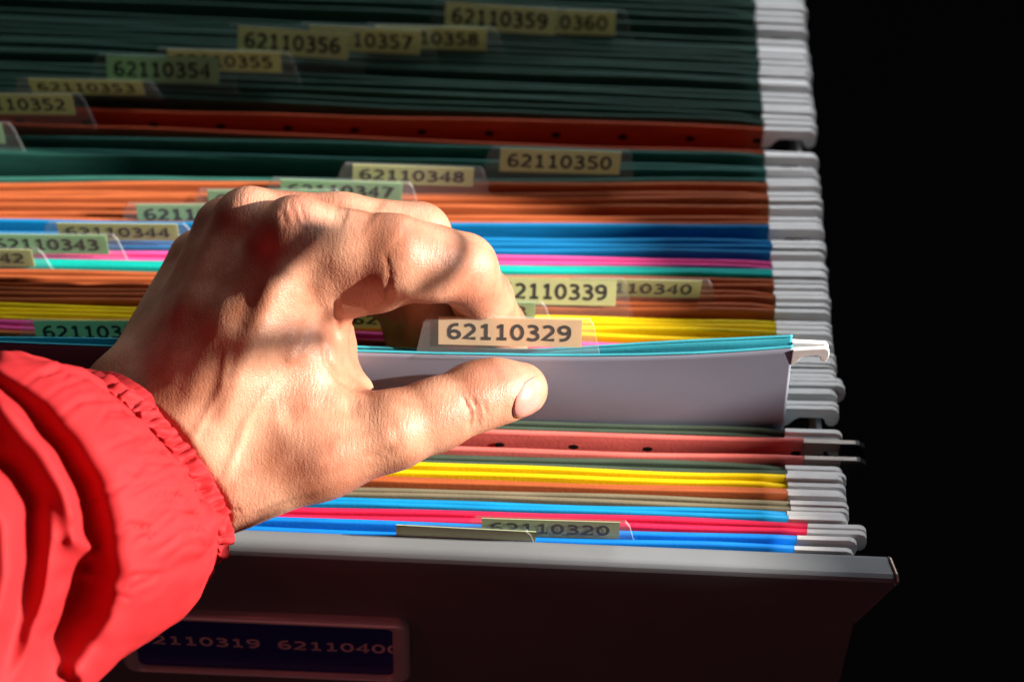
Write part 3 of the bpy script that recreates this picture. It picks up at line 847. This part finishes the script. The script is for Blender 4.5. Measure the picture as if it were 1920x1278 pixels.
def skin_mat():
    m = bpy.data.materials.new('skin'); m.use_nodes = True
    nt = m.node_tree; b = nt.nodes['Principled BSDF']; L = nt.links
    tc = nt.nodes.new('ShaderNodeTexCoord')
    def noise(sc, det=4, vec=None, dist=0):
        n = nt.nodes.new('ShaderNodeTexNoise'); n.inputs['Scale'].default_value = sc; n.inputs['Detail'].default_value = det
        n.inputs['Distortion'].default_value = dist
        L.new(vec or tc.outputs['Object'], n.inputs[0]); return n
    n1 = noise(55, 4); n2 = noise(420, 5)
    cr = nt.nodes.new('ShaderNodeValToRGB')
    e = cr.color_ramp.elements
    e[0].position = .36; e[0].color = (0.33, 0.132, 0.074, 1); e[1].position = .64; e[1].color = (0.54, 0.285, 0.185, 1)
    L.new(n1.outputs[0], cr.inputs[0])
    at = nt.nodes.new('ShaderNodeAttribute'); at.attribute_name = 'red'
    mx = nt.nodes.new('ShaderNodeMixRGB'); mx.inputs[2].default_value = (0.53, 0.190, 0.130, 1)
    ma = nt.nodes.new('ShaderNodeMath'); ma.operation = 'MULTIPLY'; ma.inputs[1].default_value = .55
    L.new(at.outputs['Fac'], ma.inputs[0]); L.new(ma.outputs[0], mx.inputs[0]); L.new(cr.outputs[0], mx.inputs[1])
    sp = nt.nodes.new('ShaderNodeMixRGB'); sp.blend_type = 'MULTIPLY'
    r2 = nt.nodes.new('ShaderNodeMapRange'); r2.inputs[1].default_value = .3; r2.inputs[2].default_value = .7; r2.inputs[3].default_value = .0; r2.inputs[4].default_value = .25
    L.new(n2.outputs[0], r2.inputs[0]); L.new(r2.outputs[0], sp.inputs[0]); L.new(mx.outputs[0], sp.inputs[1]); sp.inputs[2].default_value = (.72, .6, .55, 1)
    L.new(sp.outputs[0], b.inputs['Base Color'])
    b.inputs['Subsurface Weight'].default_value = .13
    b.inputs['Subsurface Radius'].default_value = (1.0, .30, .14)
    b.inputs['Subsurface Scale'].default_value = 1.1*MM
    b.inputs['Roughness'].default_value = .46
    b.inputs['Specular IOR Level'].default_value = .42
    # fine skin relief: cells drawn out across the hand, plus grain
    mp = nt.nodes.new('ShaderNodeMapping'); mp.inputs['Scale'].default_value = (1.0, 1.7, 1.3); mp.inputs['Rotation'].default_value = (0, 0, math.radians(35))
    L.new(tc.outputs['Object'], mp.inputs[0])
    wn = noise(500, 2)
    ad = nt.nodes.new('ShaderNodeMixRGB'); ad.blend_type = 'ADD'; ad.inputs[0].default_value = .0006
    L.new(mp.outputs[0], ad.inputs[1]); L.new(wn.outputs['Color'], ad.inputs[2])
    vo = nt.nodes.new('ShaderNodeTexVoronoi'); vo.feature = 'DISTANCE_TO_EDGE'; vo.inputs['Scale'].default_value = 980
    L.new(ad.outputs[0], vo.inputs['Vector'])
    rr = nt.nodes.new('ShaderNodeMapRange'); rr.inputs[2].default_value = .35; rr.inputs[4].default_value = .6
    L.new(vo.outputs['Distance'], rr.inputs[0])
    # long wrinkles, running across the bones
    mp2 = nt.nodes.new('ShaderNodeMapping'); mp2.inputs['Rotation'].default_value = (0, 0, math.radians(28)); mp2.inputs['Scale'].default_value = (3.0, .55, 1.2)
    L.new(tc.outputs['Object'], mp2.inputs[0])
    n4 = noise(420, 4, mp2.outputs[0], .4)
    aw = nt.nodes.new('ShaderNodeAttribute'); aw.attribute_name = 'wrinkle'
    wm = nt.nodes.new('ShaderNodeMath'); wm.operation = 'MULTIPLY_ADD'; wm.inputs[1].default_value = 3.2; wm.inputs[2].default_value = 1.5
    L.new(aw.outputs['Fac'], wm.inputs[0])
    s1 = nt.nodes.new('ShaderNodeMath'); s1.operation = 'MULTIPLY_ADD'
    L.new(wm.outputs[0], s1.inputs[1])
    L.new(n4.outputs[0], s1.inputs[0]); L.new(rr.outputs[0], s1.inputs[2])
    bp = nt.nodes.new('ShaderNodeBump'); bp.inputs['Strength'].default_value = .45; bp.inputs['Distance'].default_value = .19*MM
    L.new(s1.outputs[0], bp.inputs['Height']); L.new(bp.outputs[0], b.inputs['Normal'])
    return m
SKIN = skin_mat()
NAILM = mat('nail', (0.58, 0.24, 0.20), 0.22, 0.5, noise=(300, .05, (1, 1, 1)))
NAILM.node_tree.nodes['Principled BSDF'].inputs['Subsurface Weight'].default_value = .2
NAILM.node_tree.nodes['Principled BSDF'].inputs['Subsurface Scale'].default_value = .8*MM
NAILM.node_tree.nodes['Principled BSDF'].inputs['Coat Weight'].default_value = .3

person = thing('person', 'left hand in a red jacket sleeve, thumb and index finger pinching the raised folder', 'person', cam2world(cam3(307, 848, 62)))
# thumb nail bed: local frame
nc = cam3(994, 750, 52)
nz = np.array([.32, -.54, .78]); nz /= np.linalg.norm(nz)
nxv = np.array([.90, .12, -.20]); nxv -= nz*(nxv@nz); nxv /= np.linalg.norm(nxv)
nyv = np.cross(nz, nxv)
rel = pts-nc
lx, ly, lz = rel@nxv, rel@nyv, rel@nz
NLx, NLy = 6.6, 6.0
q = (np.abs(lx/NLx)**2.6 + np.abs(ly/NLy)**2.6)**(1/2.6)
near = (np.abs(lz) < 9) & (np.einsum('ij,j->i', N, nz) > .05)
# groove round the nail
gm = near & (q > .85) & (q < 1.35) & (lx < NLx*.55)
pts[gm] -= N[gm]*(.14*np.exp(-((q[gm]-1.05)/.10)**2))[:, None]
red = np.zeros(len(pts))
px_, py_ = project(pts)
for (cx, cy, sg, am) in ((556, 400, 55, .8), (880, 770, 40, .7), (1000, 720, 55, .7), (640, 640, 60, .8), (700, 530, 55, .5), (900, 560, 70, .6), (470, 380, 45, .6), (800, 410, 40, .5), (640, 880, 50, .4), (430, 1000, 60, .4)):
    red = np.maximum(red, am*np.exp(-((px_-cx)**2+(py_-cy)**2)/(2*sg*sg)))
wr = np.zeros(len(pts))
for (cx, cy, sg, am) in ((556, 405, 40, 1.), (470, 365, 36, .8), (882, 775, 30, 1.), (880, 465, 40, .8), (430, 985, 60, .6), (720, 850, 40, .5), (640, 700, 40, .6), (700, 530, 30, .4)):
    wr = np.maximum(wr, am*np.exp(-((px_-cx)**2+(py_-cy)**2)/(2*sg*sg)))
# the elastic presses into the wrist under the cuff
_p0 = cam3(307, 848, 62); _ax = cam3(-60, 1136, 108)-_p0; _ax /= np.linalg.norm(_ax)
_t = (pts-_p0)@_ax/((D-62)/F*1.07)
sq = np.clip((_t-10)/30, 0, 1); sq = sq*sq*(3-2*sq)
pts = pts - N*(3.0*sq)[:, None]
Wp = cam2world(pts)
body = link('hand_and_forearm', Wp, quads.tolist(), SKIN, person, smooth=True)
at = body.data.attributes.new('red', 'FLOAT', 'POINT'); at.data.foreach_set('value', red.astype(np.float32))
at = body.data.attributes.new('wrinkle', 'FLOAT', 'POINT'); at.data.foreach_set('value', wr.astype(np.float32))
# nail plate: a smooth curved plate fitted to the surface of the thumb tip
fit = near & (q < 1.25)
fx, fy = lx[fit], ly[fit]
cf = np.linalg.lstsq(np.stack([np.ones_like(fx), fx, fy, fx*fx, fx*fy, fy*fy], 1), lz[fit], rcond=None)[0]
NV, NF = [], []
nr, na = 12, 48
for i in range(nr+1):
    for j in range(na):
        a = 2*np.pi*j/na; c_, s_ = np.cos(a), np.sin(a)
        k = (i/nr)/((abs(c_)**2.6+abs(s_)**2.6)**(1/2.6))
        x, y = NLx*k*c_, NLy*k*s_
        if c_ < 0: x *= 1-.10*abs(s_)
        z = cf @ np.array([1, x, y, x*x, x*y, y*y])
        lift = .55 - .5*(i/nr)**8 + (.25*max(0, c_)*(i/nr)**3)
        NV.append(nc + nxv*x + nyv*y + nz*(z+lift))
for i in range(nr):
    for j in range(na): NF.append((i*na+j, i*na+(j+1) % na, (i+1)*na+(j+1) % na, (i+1)*na+j))
nail = link('thumbnail', cam2world(np.array(NV)), NF, NAILM, body, smooth=True)
me = nail.data
if sum((p.normal for p in me.polygons), Vector()).dot(Vector(cam2world(nz))) < 0: me.flip_normals()
sm = nail.modifiers.new('s', 'SOLIDIFY'); sm.thickness = .45*MM; sm.offset = -1

# ------------------------------------------------------------------ jacket sleeve
def cloth_relief(m):
    nt = m.node_tree; b = nt.nodes['Principled BSDF']; L = nt.links
    tc = [n for n in nt.nodes if n.type == 'TEX_COORD'][0]
    n1 = nt.nodes.new('ShaderNodeTexNoise'); n1.inputs['Scale'].default_value = 34; n1.inputs['Detail'].default_value = 5; n1.inputs['Distortion'].default_value = 1.6
    n1.noise_type = 'RIDGED_MULTIFRACTAL'
    n2 = nt.nodes.new('ShaderNodeTexNoise'); n2.inputs['Scale'].default_value = 1900; n2.inputs['Detail'].default_value = 2
    for n in (n1, n2): L.new(tc.outputs['Object'], n.inputs[0])
    b1 = nt.nodes.new('ShaderNodeBump'); b1.inputs['Strength'].default_value = .30; b1.inputs['Distance'].default_value = .9*MM
    b2 = nt.nodes.new('ShaderNodeBump'); b2.inputs['Strength'].default_value = .35; b2.inputs['Distance'].default_value = .12*MM
    L.new(n1.outputs[0], b1.inputs['Height']); L.new(n2.outputs[0], b2.inputs['Height'])
    L.new(b1.outputs[0], b2.inputs['Normal']); L.new(b2.outputs[0], b.inputs['Normal'])
RED = mat('red_nylon', (0.42, 0.018, 0.023), 0.72, 0.22, noise=(40, .08, (1, 1, 1)))
cloth_relief(RED)
translucent(RED, .22, (0.75, 0.012, 0.03))
def sleeve():
    P0 = cam3(307, 848, 62); P1 = cam3(-60, 1136, 108)
    ax = (P1-P0); ax /= np.linalg.norm(ax)
    k0 = (D-62)/F
    en = np.array([-.62, .785, 0.]); en -= ax*(en@ax); en /= np.linalg.norm(en)     # towards upper left silhouette
    ew = np.cross(ax, en); ew = ew if ew[2] > 0 else -ew
    # along-arm stations (px) -> half widths to the upper and lower silhouettes (px)
    T = [12, 26, 42, 58, 80, 104, 140, 181, 250, 311, 391, 520, 660]
    UPW = [190, 194, 198, 206, 240, 276, 322, 352, 382, 400, 420, 440, 450]
    LOW = [200, 204, 207, 209, 224, 238, 254, 262, 252, 242, 248, 262, 270]
    RW = [20, 20.5, 21, 22, 28, 34, 38, 40, 42, 44, 46, 48, 50]
    nt_, nf = 190, 320
    ts = np.concatenate([np.linspace(57, 165, 80), np.linspace(166, 640, 110)])
    fi = np.linspace(0, 2*np.pi, nf, endpoint=False)
    V = np.zeros((nt_, nf, 3))
    for i, t in enumerate(ts):
        u_ = np.interp(t, T, UPW)*k0; l_ = np.interp(t, T, LOW)*k0; r_ = np.interp(t, T, RW)
        c = P0 + ax*(t*k0*1.07) + en*((u_-l_)/2)
        hw = (u_+l_)/2
        V[i] = c + np.outer(np.cos(fi), en)*hw + np.outer(np.sin(fi), ew)*r_
    # gathers running out of the elastic
    t_ = (ts-65)[:, None]
    ga = np.zeros((nt_, nf))
    for j in range(84):
        f0 = rng.uniform(0, 2*np.pi); wd = rng.uniform(.018, .05); ln = rng.uniform(18, 105); am = rng.uniform(.4, 1.35)*rng.choice([1, -1], p=[.55, .45])
        sk = rng.uniform(-.0016, .0016)
        dd = np.angle(np.exp(1j*(fi[None, :]-f0-sk*t_)))
        ga += am*np.exp(-(dd/(wd*(1+np.maximum(t_, 0)/90)))**2)*np.exp(-(np.maximum(t_, 0)/ln)**1.5)
    def normals(V):
        du = np.gradient(V, axis=0); dv = np.roll(V, -1, 1)-np.roll(V, 1, 1)
        n = np.cross(du, dv); n /= np.linalg.norm(n, axis=2, keepdims=True)+1e-9
        c = V.mean(1, keepdims=True)
        s = np.sign(np.mean(np.sum(n*(V-c), 2)))
        return n*s
    ga = ga*1.5*np.clip((t_+5)/14, 0, 1) - .5*np.exp(-((t_+8)/6.0)**2)
    n = normals(V); V = V + n*ga[..., None]
    P = V.reshape(-1, 3); Nn = normals(V).reshape(-1, 3)
    px, py = project(P)
    def ridge(line, sig, amp, side=None):
        nonlocal P
        d, t = polydist(px, py, line)
        m = (Nn[:, 2] > -.05)
        f = np.exp(-(d/sig)**2)*amp*np.clip(np.minimum(t, 1-t)*6+.35, 0, 1)
        P = P + np.where(m, f, 0)[:, None]*(np.array([0, 0, .75])+Nn*.5)
    def cliff(line, wl, wr, amp):
        """raised to the right of the line, dropping away on the left"""
        nonlocal P
        d, t = polydist(px, py, line)
        # sign: use x relative to the line at the same y
        ys = [p[1] for p in line]; xs = [p[0] for p in line]
        sx = px-np.interp(py, ys, xs)
        f = np.where(sx > 0, np.exp(-(d/wr)**2), np.exp(-(d/wl)**2))*amp
        m = (Nn[:, 2] > -.05) & (py > ys[0]-60) & (py < ys[-1]+80)
        P = P + np.where(m, f, 0)[:, None]*np.array([.15, .05, 1.0])
    A = [(0, 690), (50, 720), (87, 747), (145, 815), (193, 892), (220, 998), (227, 1070), (213, 1160), (150, 1260)]
    cliff(A, 20, 95, 9.5)
    ridge([(40, 770), (100, 830), (150, 900), (178, 980), (185, 1080), (150, 1190), (90, 1270)], 38, -6.5)
    ridge([(-20, 752), (40, 808), (85, 860), (122, 930), (136, 1000)], 24, 9.0)
    ridge([(-20, 845), (30, 880), (62, 935), (66, 1040), (50, 1150), (10, 1320)], 22, -6.5)
    ridge([(86, 940), (90, 1010), (82, 1100), (50, 1210), (0, 1330)], 16, 4.0)
    ridge([(-30, 920), (5, 980), (10, 1080), (-10, 1180)], 24, 5.0)
    ridge([(120, 1010), (160, 1024), (190, 1034)], 20, 5.5)
    ridge([(110, 1100), (150, 1075), (190, 1055)], 16, -3.0)
    ridge([(255, 830), (300, 900), (330, 980)], 45, 1.8)
    ridge([(255, 985), (290, 970), (340, 935)], 9, -.9); ridge([(290, 1085), (330, 1060), (372, 1040)], 10, -.8)
    ridge([(240, 870), (280, 880), (320, 870)], 9, -.6); ridge([(270, 1130), (300, 1110)], 8, .6)
    ridge([(185, 1090), (150, 1160), (110, 1230)], 42, -6.5)
    V = P.reshape(nt_, nf, 3)
    V0 = V.copy()
    for _ in range(5):
        W_ = V.copy()
        W_[1:-1] = .5*V[1:-1] + .125*(V[:-2]+V[2:]+np.roll(V, 1, 1)[1:-1]+np.roll(V, -1, 1)[1:-1])
        V = W_
    kk = np.clip((t_-10)/60, 0, 1)[..., None]      # keep the gathers by the cuff crisp
    V = V0*(1-kk) + V*kk
    # thin creases running out of the cuff into the puff
    P = V.reshape(-1, 3); Nn = normals(V).reshape(-1, 3); px, py = project(P)
    start = [(120, 700), (165, 712), (205, 742), (240, 775), (268, 806), (292, 838), (312, 866), (330, 896), (346, 926), (360, 958), (372, 990), (384, 1020), (250, 900), (285, 1000), (300, 1080), (240, 1120)]
    for (x, y) in start:
        for _ in range(2):
            a_ = math.radians(rng.uniform(140, 200)); ln = rng.uniform(40, 125); sg = rng.uniform(4, 8); am = rng.uniform(.35, 1.0)
            x0, y0 = x+rng.uniform(-12, 12), y+rng.uniform(-12, 12)
            bend = rng.uniform(-14, 14)
            line = [(x0, y0), (x0+.5*ln*math.cos(a_)+bend*.3, y0-.5*ln*math.sin(a_)*-1*.6+bend), (x0+ln*math.cos(a_), y0+ln*.45)]
            d, t = polydist(px, py, line)
            f = am*(np.exp(-((d-sg*1.3)/sg)**2)*.45-np.exp(-(d/sg)**2))*np.clip((1-t)*2.2, 0, 1)*np.clip(t*8+.3, 0, 1)
            P = P + np.where(Nn[:, 2] > 0, f, 0)[:, None]*Nn
    V = P.reshape(nt_, nf, 3)
    # gentle crumple
    u = rng.normal(size=(5, 3))*.055; phs = rng.uniform(0, 6, 5); u2 = rng.normal(size=(5, 3))*.24
    cr = sum(np.sin(V@u[i]+phs[i]) for i in range(5))*.30 + sum(np.sin(V@u2[i]+phs[i]*2+1.5*np.sin(V@u[i]*2)) for i in range(5))*.085
    V = V + normals(V)*cr[..., None]
    faces = []
    idx = np.arange(nt_*nf).reshape(nt_, nf)
    a = idx[:-1]; b = idx[1:]
    q = np.stack([a, np.roll(a, -1, 1), np.roll(b, -1, 1), b], -1).reshape(-1, 4)
    sl = link('jacket_sleeve', cam2world(V.reshape(-1, 3)), q.tolist(), RED, person, smooth=True); fixn(sl)
    # cuff: gathered tunnel over the elastic, and the plain hem at its edge
    def ring_band(tt, bulge, pleat, npl, name, parent, nf=1400):
        fi = np.linspace(0, 2*np.pi, nf, endpoint=False)
        V = np.zeros((len(tt), nf, 3))
        jit = np.cumsum(rng.uniform(.55, 1.45, npl)); jit = jit/jit[-1]*2*np.pi
        xs = np.concatenate([[0], jit]); ph = np.interp(fi, xs, np.arange(npl+1))
        amp = rng.uniform(.65, 1.25, npl+1); am = amp[np.floor(ph).astype(int) % npl]
        sl_ = .55 + .5*np.interp(fi, np.linspace(0, 6.29, npl+1), rng.uniform(-1, 1, npl+1))
        for i, t in enumerate(tt):
            s = i/(len(tt)-1)
            u_ = np.interp(t, T, UPW)*k0; l_ = np.interp(t, T, LOW)*k0; r_ = np.interp(t, T, RW)
            fs = (ph + sl_*(s-.5)) ; fi2 = np.floor(fs).astype(int) % npl
            sh = (bulge[i] + pleat[i]*amp[fi2]*(np.abs(np.sin(np.pi*(fs % 1)))**.45*(1+.35*np.sin(s*7+amp[fi2]*40)) - .6))
            c = P0 + ax*(t*k0*1.07) + en*((u_-l_)/2)
            hw = (u_+l_)/2+sh
            wig = (.5*np.sin(ph*2.3)+.35*np.sin(ph*.9))*pleat[i]*.5
            V[i] = c + np.cos(fi)[:, None]*en*hw[:, None] + np.sin(fi)[:, None]*ew*(r_+sh)[:, None] + wig[:, None]*ax
        idx = np.arange(len(tt)*nf).reshape(len(tt), nf); a = idx[:-1]; b = idx[1:]
        q = np.stack([a, np.roll(a, -1, 1), np.roll(b, -1, 1), b], -1).reshape(-1, 4)
        o = link(name, cam2world(V.reshape(-1, 3)), q.tolist(), RED, parent, smooth=True); fixn(o); return o
    th = np.linspace(0, np.pi, 13)
    ring_band(list(21+21*(1-np.cos(th))), list(.2+1.0*np.sin(th)**.5), list(.1+3.2*np.sin(th)**.6), 66, 'elastic_cuff', sl)
    ring_band(list(0+12.5*(1-np.cos(th))), list(-.5+.9*np.sin(th)**.5), [.22]*13, 70, 'cuff_hem', sl)
sleeve()
